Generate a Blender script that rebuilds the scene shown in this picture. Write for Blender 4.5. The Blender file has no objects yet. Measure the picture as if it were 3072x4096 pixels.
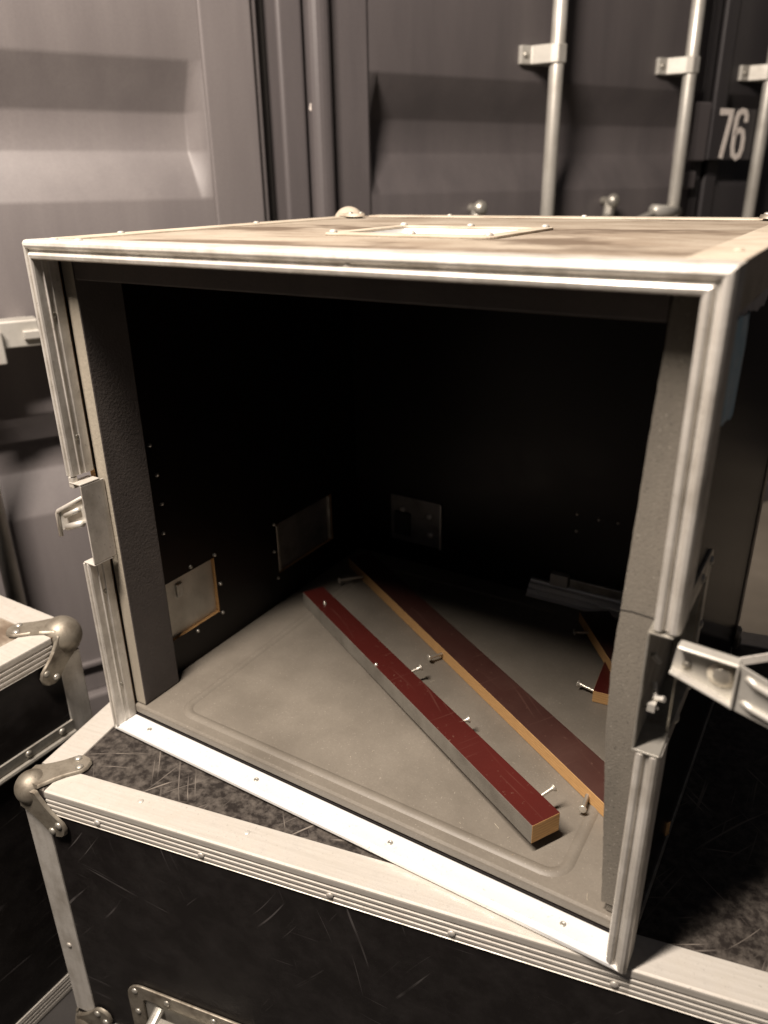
import bpy, bmesh, math, random
from mathutils import Vector, Matrix
random.seed(7)
SC = bpy.context.scene
COL = SC.collection
V = Vector

# ------------------------------------------------------------------ camera
cam_d = bpy.data.cameras.new('camera')
cam = bpy.data.objects.new('camera', cam_d); COL.objects.link(cam)
cx = V((0.8533146, 0.52118609, -0.01480703)); cy = -V((0.19448422, -0.34451271, -0.91841542)); cz = -V((-0.48376656, 0.78081755, -0.39534019))
m = Matrix((cx, cy, cz)).transposed().to_4x4(); m.translation = V((0.637057, -0.434723, 0.567818))
cam.matrix_world = m
cam_d.sensor_fit = 'HORIZONTAL'; cam_d.sensor_width = 36.0; cam_d.lens = 36.0 * 3057.4 / 3072.0
cam_d.clip_start = 0.02; cam_d.clip_end = 200
cam_d.dof.use_dof = True; cam_d.dof.focus_distance = 0.74; cam_d.dof.aperture_fstop = 6.0
SC.camera = cam

# ------------------------------------------------------------------ world, lamp, exposure
w = bpy.data.worlds.new('World'); SC.world = w; w.use_nodes = True
bg = w.node_tree.nodes['Background']; bg.inputs[0].default_value = (1.0, 0.93, 0.98, 1); bg.inputs[1].default_value = 0.036
lamp_d = bpy.data.lights.new('tube_lamp', 'AREA'); lamp_d.shape = 'RECTANGLE'; lamp_d.size = 0.80; lamp_d.size_y = 0.11
lamp_d.energy = 104.0; lamp_d.color = (1.0, 0.875, 0.765)
lamp = bpy.data.objects.new('tube_lamp', lamp_d); COL.objects.link(lamp)
LP = V((0.13, -0.68, 1.86)); lamp.location = LP
_z = (LP - V((-0.15, 0.40, 0.25))).normalized(); _x = V((0.41, 0.91, 0)); _x = (_x - _z * _x.dot(_z)).normalized(); _y = _z.cross(_x)
lamp.rotation_euler = Matrix((_x, _y, _z)).transposed().to_euler()
SC.cycles.max_bounces = 6; SC.cycles.diffuse_bounces = 3; SC.cycles.glossy_bounces = 3; SC.cycles.transmission_bounces = 2
SC.view_settings.view_transform = 'Standard'; SC.view_settings.look = 'None'
SC.view_settings.exposure = 0.0; SC.view_settings.gamma = 1.0

# ------------------------------------------------------------------ materials
MATS = {}
def nodes(name):
    mt = bpy.data.materials.new(name); mt.use_nodes = True
    nt = mt.node_tree; return mt, nt, nt.nodes['Principled BSDF']
def coord(nt, scale=(1, 1, 1), rot=(0, 0, 0)):
    tc = nt.nodes.new('ShaderNodeTexCoord'); mp = nt.nodes.new('ShaderNodeMapping')
    mp.inputs['Scale'].default_value = scale; mp.inputs['Rotation'].default_value = rot
    nt.links.new(tc.outputs['Object'], mp.inputs[0]); return mp.outputs[0]
def noise(nt, scale, detail=4, vec=None, rough=0.55):
    n = nt.nodes.new('ShaderNodeTexNoise'); n.inputs['Scale'].default_value = scale
    n.inputs['Detail'].default_value = detail; n.inputs['Roughness'].default_value = rough
    nt.links.new(vec if vec is not None else coord(nt), n.inputs['Vector']); return n.outputs['Fac']
def rng(nt, val, a, b, c, d, smooth=False):
    n = nt.nodes.new('ShaderNodeMapRange'); n.clamp = True
    if smooth: n.interpolation_type = 'SMOOTHSTEP'
    for i, x in zip((1, 2, 3, 4), (a, b, c, d)): n.inputs[i].default_value = x
    nt.links.new(val, n.inputs[0]); return n.outputs[0]
def mul(nt, a, b, op='MULTIPLY'):
    n = nt.nodes.new('ShaderNodeMath'); n.operation = op; n.use_clamp = True
    for i, x in enumerate((a, b)):
        if isinstance(x, (int, float)): n.inputs[i].default_value = x
        else: nt.links.new(x, n.inputs[i])
    return n.outputs[0]
def mixc(nt, fac, c1, c2):
    n = nt.nodes.new('ShaderNodeMix'); n.data_type = 'RGBA'
    if isinstance(fac, (int, float)): n.inputs[0].default_value = fac
    else: nt.links.new(fac, n.inputs[0])
    for i, c in ((6, c1), (7, c2)):
        if isinstance(c, tuple): n.inputs[i].default_value = (*c, 1)
        else: nt.links.new(c, n.inputs[i])
    return n.outputs[2]
def bump(nt, bs, h, strength, dist=0.001):
    n = nt.nodes.new('ShaderNodeBump'); n.inputs['Strength'].default_value = strength; n.inputs['Distance'].default_value = dist
    nt.links.new(h, n.inputs['Height']); nt.links.new(n.outputs[0], bs.inputs['Normal'])
def scratches(nt, dens=0.5, seed=0.0, dirs=(0.3, 1.2, 2.3), fine=3000, long=55, axis=2, mk=(0.47, 0.62), warp=0.03):
    out = None
    for k, a in enumerate(dirs):
        r = [0, 0, 0]; r[axis] = a
        sc = [fine, long, fine]; 
        if axis == 2: sc = [fine, long, 40]
        if axis == 1: sc = [fine, 40, long]
        if axis == 0: sc = [40, fine, long]
        tc = nt.nodes.new('ShaderNodeTexCoord'); mp = nt.nodes.new('ShaderNodeMapping'); mp.vector_type = 'POINT'
        mp.inputs['Rotation'].default_value = r; mp.inputs['Location'].default_value = (seed + k * 3.1, k * 1.7, seed)
        nt.links.new(tc.outputs['Object'], mp.inputs[0])
        wn = nt.nodes.new('ShaderNodeTexNoise'); wn.inputs['Scale'].default_value = 7; wn.inputs['Detail'].default_value = 0; nt.links.new(mp.outputs[0], wn.inputs['Vector'])
        wa = nt.nodes.new('ShaderNodeVectorMath'); wa.operation = 'MULTIPLY_ADD'; wa.inputs[1].default_value = (warp, warp, warp)
        nt.links.new(wn.outputs['Color'], wa.inputs[0]); nt.links.new(mp.outputs[0], wa.inputs[2])
        m2 = nt.nodes.new('ShaderNodeMapping'); m2.inputs['Scale'].default_value = [s / 10 for s in sc]
        nt.links.new(wa.outputs[0], m2.inputs[0])
        n = noise(nt, 1.0, 1.5, m2.outputs[0])
        line = rng(nt, n, 0.655 - 0.03 * dens, 0.70, 0, 1)
        msk = rng(nt, noise(nt, 11 + 4 * k, 2, mp.outputs[0]), mk[0], mk[1], 0, 1)
        o = mul(nt, line, msk); out = o if out is None else mul(nt, out, o, 'MAXIMUM')
    return out

def metal(name, col, dark, rough=0.42, metallic=0.45, streak=None, grime=1.0, sc=30):
    mt, nt, bs = nodes(name)
    n1 = noise(nt, sc, 6); n2 = noise(nt, 320, 3)
    f = mul(nt, rng(nt, n1, 0.42, 0.72, 0, 1), grime)
    c = mixc(nt, f, col, dark)
    c2 = mixc(nt, rng(nt, n2, 0.62, 0.75, 0, 0.45), c, tuple(x * 0.45 for x in dark))
    if streak:
        st = noise(nt, 1.0, 3, coord(nt, streak)); c2 = mixc(nt, rng(nt, st, 0.45, 0.7, 0, 0.38), c2, dark)
        bump(nt, bs, mul(nt, st, n2, 'ADD'), 0.25, 0.0006)
    else: bump(nt, bs, n2, 0.22, 0.0006)
    nt.links.new(c2, bs.inputs['Base Color']); bs.inputs['Metallic'].default_value = metallic
    nt.links.new(rng(nt, n1, 0.3, 0.7, rough - 0.07, rough + 0.14), bs.inputs['Roughness'])
    MATS[name] = mt
ALU = (0.72, 0.70, 0.66)
metal('aluminium', (0.68, 0.65, 0.60), (0.34, 0.31, 0.265), grime=0.85, streak=(90, 90, 14))
metal('aluminium_worn', (0.585, 0.555, 0.505), (0.43, 0.40, 0.35), rough=0.46, metallic=0.35, streak=(10, 260, 260), grime=0.55, sc=70)
metal('sill_aluminium', (0.84, 0.84, 0.83), (0.72, 0.71, 0.69), rough=0.36, metallic=0.35, grime=0.35)
metal('dusty_edge', (0.47, 0.41, 0.33), (0.30, 0.25, 0.19), rough=0.6, metallic=0.1, sc=24)
metal('zinc', (0.50, 0.48, 0.43), (0.26, 0.24, 0.20), rough=0.36, metallic=0.7, sc=45)
metal('corner_steel', (0.30, 0.27, 0.22), (0.13, 0.108, 0.082), rough=0.5, metallic=0.65, sc=60)
metal('galvanised', (0.62, 0.60, 0.55), (0.40, 0.38, 0.34), rough=0.42, metallic=0.5, sc=14)
metal('shaded_steel', (0.20, 0.19, 0.18), (0.12, 0.112, 0.105), rough=0.4, metallic=0.5, sc=40)  # dish metal darkened: shade inside the case put into its colour
metal('screw_steel', (0.70, 0.66, 0.58), (0.40, 0.36, 0.30), rough=0.3, metallic=0.7)

def laminate(name, base, dust, dustamt, scr, axis, rough=0.3, seed=0.0, dsc=7, dirs=(0.3, 1.2, 2.3), mk=(0.47, 0.62)):
    mt, nt, bs = nodes(name)
    d = rng(nt, noise(nt, dsc, 5, rough=0.7), 0.42, 0.72, 0, dustamt)
    f = d if scr is None else mul(nt, d, mul(nt, scratches(nt, scr, seed, dirs=dirs, axis=axis, mk=mk), 0.75), 'MAXIMUM')
    nt.links.new(mixc(nt, f, base, dust), bs.inputs['Base Color'])
    nt.links.new(rng(nt, f, 0, 0.5, rough, 0.75), bs.inputs['Roughness'])
    bump(nt, bs, mul(nt, f, noise(nt, 700, 2), 'ADD'), 0.12, 0.0006)
    MATS[name] = mt
laminate('black_laminate', (0.0105, 0.0088, 0.0084), (0.095, 0.086, 0.084), 0.13, -0.4, 1, rough=0.4, dsc=24, dirs=(0.25, 1.45, 2.5), mk=(0.50, 0.66))
laminate('black_side', (0.010, 0.009, 0.0095), (0.08, 0.074, 0.075), 0.03, None, 0, rough=0.07, seed=4)
laminate('scuffed_top', (0.018, 0.0148, 0.0132), (0.225, 0.197, 0.168), 0.40, 0.3, 2, rough=0.42, seed=2, dsc=95, dirs=(0.35, 0.72, 1.3, 2.5), mk=(0.42, 0.60))
laminate('brown_film', (0.0050, 0.0026, 0.0022), (0.012, 0.009, 0.0085), 0.12, None, 0, rough=0.34)
for k_, v_ in (('black_laminate', 0.22), ('black_side', 0.14), ('scuffed_top', 0.3)): MATS[k_].node_tree.nodes['Principled BSDF'].inputs['Specular IOR Level'].default_value = v_
MATS['brown_film'].node_tree.nodes['Principled BSDF'].inputs['Specular IOR Level'].default_value = 0.28

# matte black mixed into the side panel's gloss to weaken its reflections
_nt = MATS['black_side'].node_tree; _p = _nt.nodes['Principled BSDF']; _d = _nt.nodes.new('ShaderNodeBsdfDiffuse'); _d.inputs[0].default_value = (0.012, 0.011, 0.0115, 1)
_m = _nt.nodes.new('ShaderNodeMixShader'); _m.inputs[0].default_value = 0.58; _nt.links.new(_p.outputs[0], _m.inputs[1]); _nt.links.new(_d.outputs[0], _m.inputs[2])
_nt.links.new(_m.outputs[0], _nt.nodes['Material Output'].inputs['Surface'])
def dusty(name, c1, c2, scale, vec=None, rough=0.7, b=0.2, fine=420, spec=None, pits=None):
    mt, nt, bs = nodes(name)
    cv = coord(nt, vec) if vec else None
    n = noise(nt, scale, 7, cv, 0.62); g = noise(nt, fine, 2)
    c = mixc(nt, rng(nt, n, 0.36, 0.66, 0, 1), c1, c2)
    c = mixc(nt, rng(nt, g, 0.3, 0.75, 0, 0.22), c, tuple(x * 0.5 for x in c1))
    if spec: c = mixc(nt, rng(nt, noise(nt, 520, 1), 0.70, 0.76, 0, 0.6), c, spec)
    if pits: c = mixc(nt, rng(nt, noise(nt, 640, 1), 0.66, 0.74, 0, 0.7), c, pits)
    nt.links.new(c, bs.inputs['Base Color']); bs.inputs['Roughness'].default_value = rough
    bump(nt, bs, g, b, 0.0008); MATS[name] = mt
dusty('tray_grey', (0.182, 0.162, 0.134), (0.122, 0.107, 0.087), 8, rough=0.52, b=0.16, spec=(0.30, 0.27, 0.23))
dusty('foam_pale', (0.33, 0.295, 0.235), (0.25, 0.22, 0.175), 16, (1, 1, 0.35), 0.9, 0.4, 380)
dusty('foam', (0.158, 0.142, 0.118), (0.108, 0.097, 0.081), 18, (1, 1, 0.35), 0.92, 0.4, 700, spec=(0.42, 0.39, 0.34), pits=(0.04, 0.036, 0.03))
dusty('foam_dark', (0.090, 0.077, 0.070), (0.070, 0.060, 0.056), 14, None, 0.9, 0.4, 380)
mt, nt, bs = nodes('worn_top')
c = mixc(nt, rng(nt, noise(nt, 1.0, 6, coord(nt, (9, 16, 10)), 0.6), 0.36, 0.62, 0, 1), (0.335, 0.290, 0.232), (0.225, 0.180, 0.135))
st = rng(nt, noise(nt, 1.0, 5, coord(nt, (5, 8, 5)), 0.65), 0.46, 0.60, 0, 0.85, True)
c = mixc(nt, st, c, (0.095, 0.066, 0.044)); c = mixc(nt, rng(nt, noise(nt, 260, 2), 0.62, 0.72, 0, 0.5), c, (0.11, 0.085, 0.06))
nt.links.new(c, bs.inputs['Base Color']); bs.inputs['Roughness'].default_value = 0.62; bump(nt, bs, noise(nt, 300, 3), 0.2, 0.0008); MATS['worn_top'] = mt
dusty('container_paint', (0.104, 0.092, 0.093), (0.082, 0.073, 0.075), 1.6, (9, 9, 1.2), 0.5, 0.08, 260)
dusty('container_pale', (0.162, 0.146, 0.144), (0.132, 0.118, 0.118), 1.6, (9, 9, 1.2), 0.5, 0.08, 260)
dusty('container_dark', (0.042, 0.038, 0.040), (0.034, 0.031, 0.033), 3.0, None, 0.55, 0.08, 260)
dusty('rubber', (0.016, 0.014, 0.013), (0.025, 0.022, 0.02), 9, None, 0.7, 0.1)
dusty('concrete', (0.25, 0.215, 0.172), (0.19, 0.162, 0.128), 4, None, 0.9, 0.4)
dusty('card', (0.36, 0.31, 0.25), (0.30, 0.255, 0.20), 3, (1, 1, 6), 0.85, 0.15)
dusty('digit_paint', (0.88, 0.81, 0.75), (0.76, 0.69, 0.63), 40, None, 0.6, 0.1)
dusty('grey_paint', (0.19, 0.176, 0.15), (0.125, 0.113, 0.095), 30, (1, 1, 1), 0.45, 0.25)
dusty('sticker_blue', (0.72, 0.80, 0.84), (0.22, 0.50, 0.66), 26, (1, 1, 1), 0.6, 0.2)
dusty('sticker_grey', (0.55, 0.52, 0.52), (0.36, 0.34, 0.34), 26, (1, 1, 1), 0.6, 0.2)
# dark red phenolic film
for nm, dst, c1, c2 in (('red_film', 0.0, (0.066, 0.0105, 0.0082), (0.052, 0.0085, 0.0068)), ('red_film_dusty', 0.26, (0.044, 0.0115, 0.0088), (0.030, 0.0085, 0.0068))):
    mt, nt, bs = nodes(nm)
    n = noise(nt, 9, 6)
    c = mixc(nt, rng(nt, n, 0.3, 0.7, 0, 1), c1, c2)
    c = mixc(nt, rng(nt, noise(nt, 14, 7), 0.4, 0.7, dst * 0.4, dst + 0.02), c, (0.13, 0.078, 0.060))
    c = mixc(nt, mul(nt, scratches(nt, -0.2, 6.0, dirs=(0.05, 1.5), axis=2), 0.12), c, (0.22, 0.12, 0.09))
    c = mixc(nt, rng(nt, noise(nt, 210, 3), 0.66, 0.74, 0, 0.5), c, (0.16, 0.09, 0.065))
    nt.links.new(c, bs.inputs['Base Color']); bs.inputs['Roughness'].default_value = 0.34 + dst * 0.5
    bump(nt, bs, noise(nt, 500, 2), 0.06, 0.0005); MATS[nm] = mt
# plywood edge: veneers across local z
mt, nt, bs = nodes('ply_edge')
lay = nt.nodes.new('ShaderNodeTexWave'); lay.wave_type = 'BANDS'; lay.bands_direction = 'Z'
lay.inputs['Scale'].default_value = 105; lay.inputs['Distortion'].default_value = 1.6; lay.inputs['Detail'].default_value = 2
nt.links.new(coord(nt), lay.inputs['Vector'])
g = noise(nt, 1.0, 5, coord(nt, (90, 90, 700)))
c = mixc(nt, rng(nt, lay.outputs['Fac'], 0.2, 0.8, 0, 0.55), (0.56, 0.335, 0.135), (0.40, 0.215, 0.080))
c = mixc(nt, rng(nt, g, 0.4, 0.75, 0, 0.5), c, (0.27, 0.14, 0.055))
nt.links.new(c, bs.inputs['Base Color']); bs.inputs['Roughness'].default_value = 0.75
bump(nt, bs, g, 0.35, 0.0008); MATS['ply_edge'] = mt

# ------------------------------------------------------------------ mesh helpers
def obj(name, bm, mat, parent=None, smooth=False, bevel=0.0, seg=2, label=None):
    me = bpy.data.meshes.new(name)
    bmesh.ops.recalc_face_normals(bm, faces=bm.faces[:])
    bm.to_mesh(me); bm.free()
    for k in (mat if isinstance(mat, (list, tuple)) else [mat]): me.materials.append(MATS[k])
    o = bpy.data.objects.new(name, me); COL.objects.link(o)
    if parent is not None: o.parent = parent
    if smooth:
        for p in me.polygons: p.use_smooth = True
    if bevel:
        b = o.modifiers.new('bevel', 'BEVEL'); b.width = bevel; b.segments = seg; b.limit_method = 'ANGLE'; b.angle_limit = math.radians(35)
    if label: o['label'] = label
    return o
def thing(name, label, cat, loc=(0, 0, 0), rz=0.0, group=None):
    o = bpy.data.objects.new(name, None); COL.objects.link(o); o.location = loc; o.rotation_euler = (0, 0, rz)
    o.empty_display_size = 0.05; o['label'] = label; o['category'] = cat
    if group: o['group'] = group
    return o
def BM(): return bmesh.new()
def box(bm, a, b, mi=0):
    x0, y0, z0 = a; x1, y1, z1 = b
    vs = [bm.verts.new(p) for p in ((x0,y0,z0),(x1,y0,z0),(x1,y1,z0),(x0,y1,z0),(x0,y0,z1),(x1,y0,z1),(x1,y1,z1),(x0,y1,z1))]
    for f in ((0,3,2,1),(4,5,6,7),(0,1,5,4),(1,2,6,5),(2,3,7,6),(3,0,4,7)):
        bm.faces.new([vs[i] for i in f]).material_index = mi
    return bm
def prism(bm, prof, o, du, dv, dl, L, s0=0.0, s1=0.0, mi=0):
    """extrude the closed 2D profile (a,b) along dl; ends skewed by a (mitres)"""
    o, du, dv, dl = V(o), V(du), V(dv), V(dl)
    A = [bm.verts.new(o + du * a + dv * b + dl * (s0 * a)) for a, b in prof]
    B = [bm.verts.new(o + du * a + dv * b + dl * (L - s1 * a)) for a, b in prof]
    n = len(prof)
    for i in range(n):
        bm.faces.new((A[i], A[(i+1) % n], B[(i+1) % n], B[i])).material_index = mi
    bm.faces.new(A[::-1]).material_index = mi; bm.faces.new(B).material_index = mi
    return bm
def tube(bm, pts, r, seg=12, caps=True, rs=None):
    pts = [V(p) for p in pts]; rings = []
    up = V((0.13, 0.21, 0.97))
    for i, p in enumerate(pts):
        t = (pts[min(i+1, len(pts)-1)] - pts[max(i-1, 0)]).normalized()
        if i == 0:
            if abs(t.dot(up)) > 0.9: up = V((1, 0.1, 0))
            x = up.cross(t).normalized()
        else: x = (x - t * x.dot(t)).normalized()
        y = t.cross(x); rr = rs[i] if rs else r
        rings.append([bm.verts.new(p + (x * math.cos(2*math.pi*k/seg) + y * math.sin(2*math.pi*k/seg)) * rr) for k in range(seg)])
    for a, b in zip(rings, rings[1:]):
        for k in range(seg): bm.faces.new((a[k], a[(k+1) % seg], b[(k+1) % seg], b[k]))
    if caps: bm.faces.new(rings[0][::-1]); bm.faces.new(rings[-1])
    return bm
def lathe(bm, prof, o, ax, seg=14):
    """prof: (r, h) along ax"""
    o, ax = V(o), V(ax).normalized(); x = ax.orthogonal().normalized(); y = ax.cross(x); rings = []
    for r, h in prof:
        if r < 1e-7: rings.append([bm.verts.new(o + ax * h)])
        else: rings.append([bm.verts.new(o + ax * h + (x * math.cos(2*math.pi*k/seg) + y * math.sin(2*math.pi*k/seg)) * r) for k in range(seg)])
    for a, b in zip(rings, rings[1:]):
        for k in range(seg):
            k2 = (k+1) % seg
            if len(a) == 1: bm.faces.new((a[0], b[k], b[k2]))
            elif len(b) == 1: bm.faces.new((a[k], b[0], a[k2]))
            else: bm.faces.new((a[k], b[k], b[k2], a[k2]))
    return bm
def poly(bm, pts2, o, du, dv, th, mi=0):
    du, dv = V(du), V(dv); n = du.cross(dv).normalized()
    return prism(bm, pts2, o, du, dv, n, th, mi=mi)
def rivet(parent, p, n, r=0.0045, h=0.0022, mat='zinc', name='rivet'):
    b = BM(); lathe(b, [(0, h), (r*0.45, h*0.93), (r*0.8, h*0.62), (r, 0.0), (r*0.9, -0.0008)], p, n, 12)
    return obj(name, b, mat, parent, smooth=True)
def panel_holes(bm, ax, lo, hi, holes, faces_mi=(0, 0, 1)):
    """box lo..hi, thin along axis ax, with rectangular holes [(u0,v0,u1,v1)] in the other two axes. faces_mi: low face, high face, edges"""
    U, W = [i for i in range(3) if i != ax]
    us = sorted({lo[U], hi[U], *[h[0] for h in holes], *[h[2] for h in holes]})
    vs = sorted({lo[W], hi[W], *[h[1] for h in holes], *[h[3] for h in holes]})
    def pt(u, v, t):
        p = [0, 0, 0]; p[U] = u; p[W] = v; p[ax] = t; return bm.verts.new(p)
    def solid(i, j):
        if i < 0 or j < 0 or i >= len(us)-1 or j >= len(vs)-1: return False
        u = (us[i]+us[i+1])/2; v = (vs[j]+vs[j+1])/2
        return not any(h[0] < u < h[2] and h[1] < v < h[3] for h in holes)
    for i in range(len(us)-1):
        for j in range(len(vs)-1):
            if not solid(i, j): continue
            a, b, c, d = us[i], vs[j], us[i+1], vs[j+1]
            for t, mi in ((lo[ax], faces_mi[0]), (hi[ax], faces_mi[1])):
                bm.faces.new([pt(a,b,t), pt(c,b,t), pt(c,d,t), pt(a,d,t)]).material_index = mi
            for (di, dj, e) in ((-1,0,((a,b),(a,d))),(1,0,((c,b),(c,d))),(0,-1,((a,b),(c,b))),(0,1,((a,d),(c,d)))):
                if not solid(i+di, j+dj):
                    (p, q), (r_, s) = e
                    bm.faces.new([pt(p,q,lo[ax]), pt(r_,s,lo[ax]), pt(r_,s,hi[ax]), pt(p,q,hi[ax])]).material_index = faces_mi[2]
    bmesh.ops.remove_doubles(bm, verts=bm.verts[:], dist=1e-6)
    return bm
def Lprofile(w1, w2, th, ridges=0):
    """angle extrusion: u runs over face 1 (w1, outer side -v), v runs over face 2 (w2, outer side -u); ridges on face 2"""
    p = [(w1, 0.0), (w1 - 0.0004, -th*0.8), (w1 - 0.001, -th), (th*0.6, -th), (-th*0.45, -th*0.8), (-th*0.85, -th*0.4), (-th, th*0.6)]
    if ridges:
        step = (w2 - 0.004) / ridges
        for k in range(ridges):
            b = 0.0035 + k * step
            p += [(-th, b), (-th, b + step*0.42), (-th + 0.0009, b + step*0.56), (-th + 0.0009, b + step*0.86)]
    p += [(-th, w2 - 0.001), (-th*0.7, w2), (0.0, w2), (0.0, 0.0)]
    return p
def rounded(x0, y0, x1, y1, r, n=5):
    pts = []
    for cx_, cy_, a0 in ((x1-r, y0+r, -90), (x1-r, y1-r, 0), (x0+r, y1-r, 90), (x0+r, y0+r, 180)):
        for k in range(n+1):
            a = math.radians(a0 + 90*k/n); pts.append((cx_ + r*math.cos(a), cy_ + r*math.sin(a)))
    return pts
def frame_plate(bm, outer, inner, o, du, dv, th, mi=0):
    """flat ring between two loops of equal length, with thickness"""
    o, du, dv = V(o), V(du), V(dv); n = du.cross(dv).normalized()
    def ring(l, h): return [bm.verts.new(o + du*a + dv*b + n*h) for a, b in l]
    A, B, C, D = ring(outer, 0), ring(outer, th), ring(inner, th), ring(inner, 0); N = len(outer)
    for i in range(N):
        j = (i+1) % N
        for p, q in ((A, B), (B, C), (C, D), (D, A)):
            bm.faces.new((p[i], p[j], q[j], q[i])).material_index = mi
    return bm
def ball_corner(parent, P, sx, sy, sz, r=0.0182, faces='xyz', tongue=0.052, label=None, mat='corner_steel', rv=0.0045, ins=0.50):
    """steel ball corner at P; sx,sy,sz point into the case. one mesh with a tongue on each named face, rivets as parts"""
    P = V(P); ex, ey, ez = V((sx,0,0)), V((0,sy,0)), V((0,0,sz)); b = BM()
    c = P + (ex+ey+ez) * (r*ins)
    bmesh.ops.create_uvsphere(b, u_segments=28, v_segments=18, radius=r, matrix=Matrix.Translation(c))
    ax = {'x': (ey, ez, ex), 'y': (ex, ez, ey), 'z': (ex, ey, ez)}
    T = tongue; riv = []
    for f in faces:
        u, v, n = ax[f]
        prof = []
        half = [(0.0, 0.0285), (0.004, 0.0305), (0.010, 0.0345), (0.018, 0.0395), (0.027, 0.0465), (0.034, 0.0540), (0.039, 0.0595)]
        k = T / 0.058
        half = [(a*k, bb*k) for a, bb in half]
        tip = [(0.046*k, 0.0622*k), (0.0555*k, 0.0600*k), (0.0600*k, 0.0555*k), (0.0622*k, 0.046*k)]
        prof = [(0.0, 0.0)] + half + tip + [(bb, a) for a, bb in reversed(half)]
        lo = P - n*0.0042; hi = 0.0054
        base = []; top = []
        for a, bb in prof: base.append(b.verts.new(P + u*a + v*bb - n*0.0008))
        mid = V((0.02*k, 0.02*k))
        for a, bb in prof:
            q = V((a, bb)); q = q + (mid - q).normalized() * 0.0016
            top.append(b.verts.new(P + u*q.x + v*q.y - n*0.0045))
        N = len(prof)
        for i in range(N): b.faces.new((base[i], base[(i+1)%N], top[(i+1)%N], top[i]))
        b.faces.new(top)
        riv += [(P + u*0.0535*k + v*0.0420*k - n*0.0044, -n), (P + u*0.0420*k + v*0.0535*k - n*0.0044, -n)]
    o = obj('ball_corner', b, mat, parent, smooth=False, label=label)
    for p in o.data.polygons:
        if len(p.vertices) <= 4 and p.area < 4e-5: p.use_smooth = True
    for p, n in riv: 
        r_ = rivet(parent, p, n, rv, 0.0024); r_.parent = o
    return o

# ================================================================== the setting
GZ = -0.43
b = BM(); box(b, (-8, -8, GZ - 0.2), (8, 8, GZ - 0.001)); g = obj('ground', b, 'concrete'); g['kind'] = 'structure'
b = BM(); box(b, (-1.6, -2.2, GZ + 0.0), (2.4, 0.42, GZ + 0.004)); g = obj('dark_ground_sheet', b, 'rubber'); g['kind'] = 'structure'  # sheet added to darken the ground and its reflection in the lower case

# ------------------------------------------------------------------ containers behind: plane along DS, outward normal ON
DN = V((-0.8848, 0.4659, 0)); DS = V((0.4659, 0.8848, 0)); ON = -DN
DC = DN.dot(V((0.637057, -0.434723, 0))) + 1.40
RZ = math.atan2(DS.y, DS.x)
ORG = DN * DC + V((0, 0, GZ))
# local frame of a container: x along the doors, y into the container, z up from the ground
def cont(name, label, s0):
    return thing(name, label, 'container', ORG + DS * s0, RZ)
ZT = 2.3
# measured: slopes at z (from lower-case top) .55-.62 recessed .62-.685 , .685-.755 ; next lower .03-.098, .155-.21
CORR = [(0.03, 0.098, 0.155, 0.21), (0.55, 0.62, 0.685, 0.755), (1.08, 1.15, 1.215, 1.285), (1.61, 1.68, 1.745, 1.815)]
def door_skin(bm, s0, s1):
    R = 0.006
    zz = [(-GZ - 0.36, 0.0)]
    for a, b_, c, d in CORR:
        zz += [(a - R - GZ, 0.0), (a + R*0.2 - GZ, 0.002), (b_ - R*0.2 - GZ, 0.046), (b_ + R - GZ, 0.048), (c - R - GZ, 0.048), (c + R*0.2 - GZ, 0.046), (d - R*0.2 - GZ, 0.002), (d + R - GZ, 0.0)]
    zz += [(ZT, 0.0)]
    cols = [(s0, 0), (s0 + 0.004, 0.04), (s0 + 0.020, 0.96), (s0 + 0.026, 1), (s1 - 0.026, 1), (s1 - 0.020, 0.96), (s1 - 0.004, 0.04), (s1, 0)]
    G = [[bm.verts.new((s, off * k, z)) for s, k in cols] for z, off in zz]
    for r0, r1 in zip(G, G[1:]):
        for i in range(len(cols) - 1): bm.faces.new((r0[i], r0[i+1], r1[i+1], r1[i])).smooth = True
    # thickness behind
    box(bm, (s0, 0.055, zz[0][0]), (s1, 0.06, ZT))
    return bm
def bar_z(off, s, z=None):
    """carry a point seen on the door plane forward by off, along the line of sight"""
    k = 1 - off / 1.40; sc = -0.0878
    return sc + (s - sc) * k if z is None else (sc + (s - sc) * k, 0.5678 + (z - 0.5678) * k)
def locking_bar(par, s, x0, zb, zt, brackets):
    b = BM(); tube(b, [(s - x0, -0.045, zb), (s - x0, -0.045, zt)], 0.0148, 20)
    o = obj('locking_bar', b, 'galvanised', par, smooth=True)
    for p in o.data.polygons:
        if len(p.vertices) > 4: p.use_smooth = False
    for z in brackets:
        b = BM(); X = s - x0
        prof = [(-0.064, 0.001), (-0.064, -0.009), (-0.040, -0.012), (-0.021, -0.050), (-0.010, -0.0610), (0.010, -0.0610), (0.020, -0.050), (0.028, -0.012), (0.038, -0.009), (0.038, 0.001)]
        prism(b, prof, (X, 0, z - 0.017), (1, 0, 0), (0, 1, 0), (0, 0, 1), 0.034)
        k = obj('bar_bracket', b, 'galvanised', o, bevel=0.002)
        rivet(o, (X - 0.052, -0.0105, z), (0, -1, 0), 0.007, 0.004, 'zinc', 'bolt')
    return o

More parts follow.
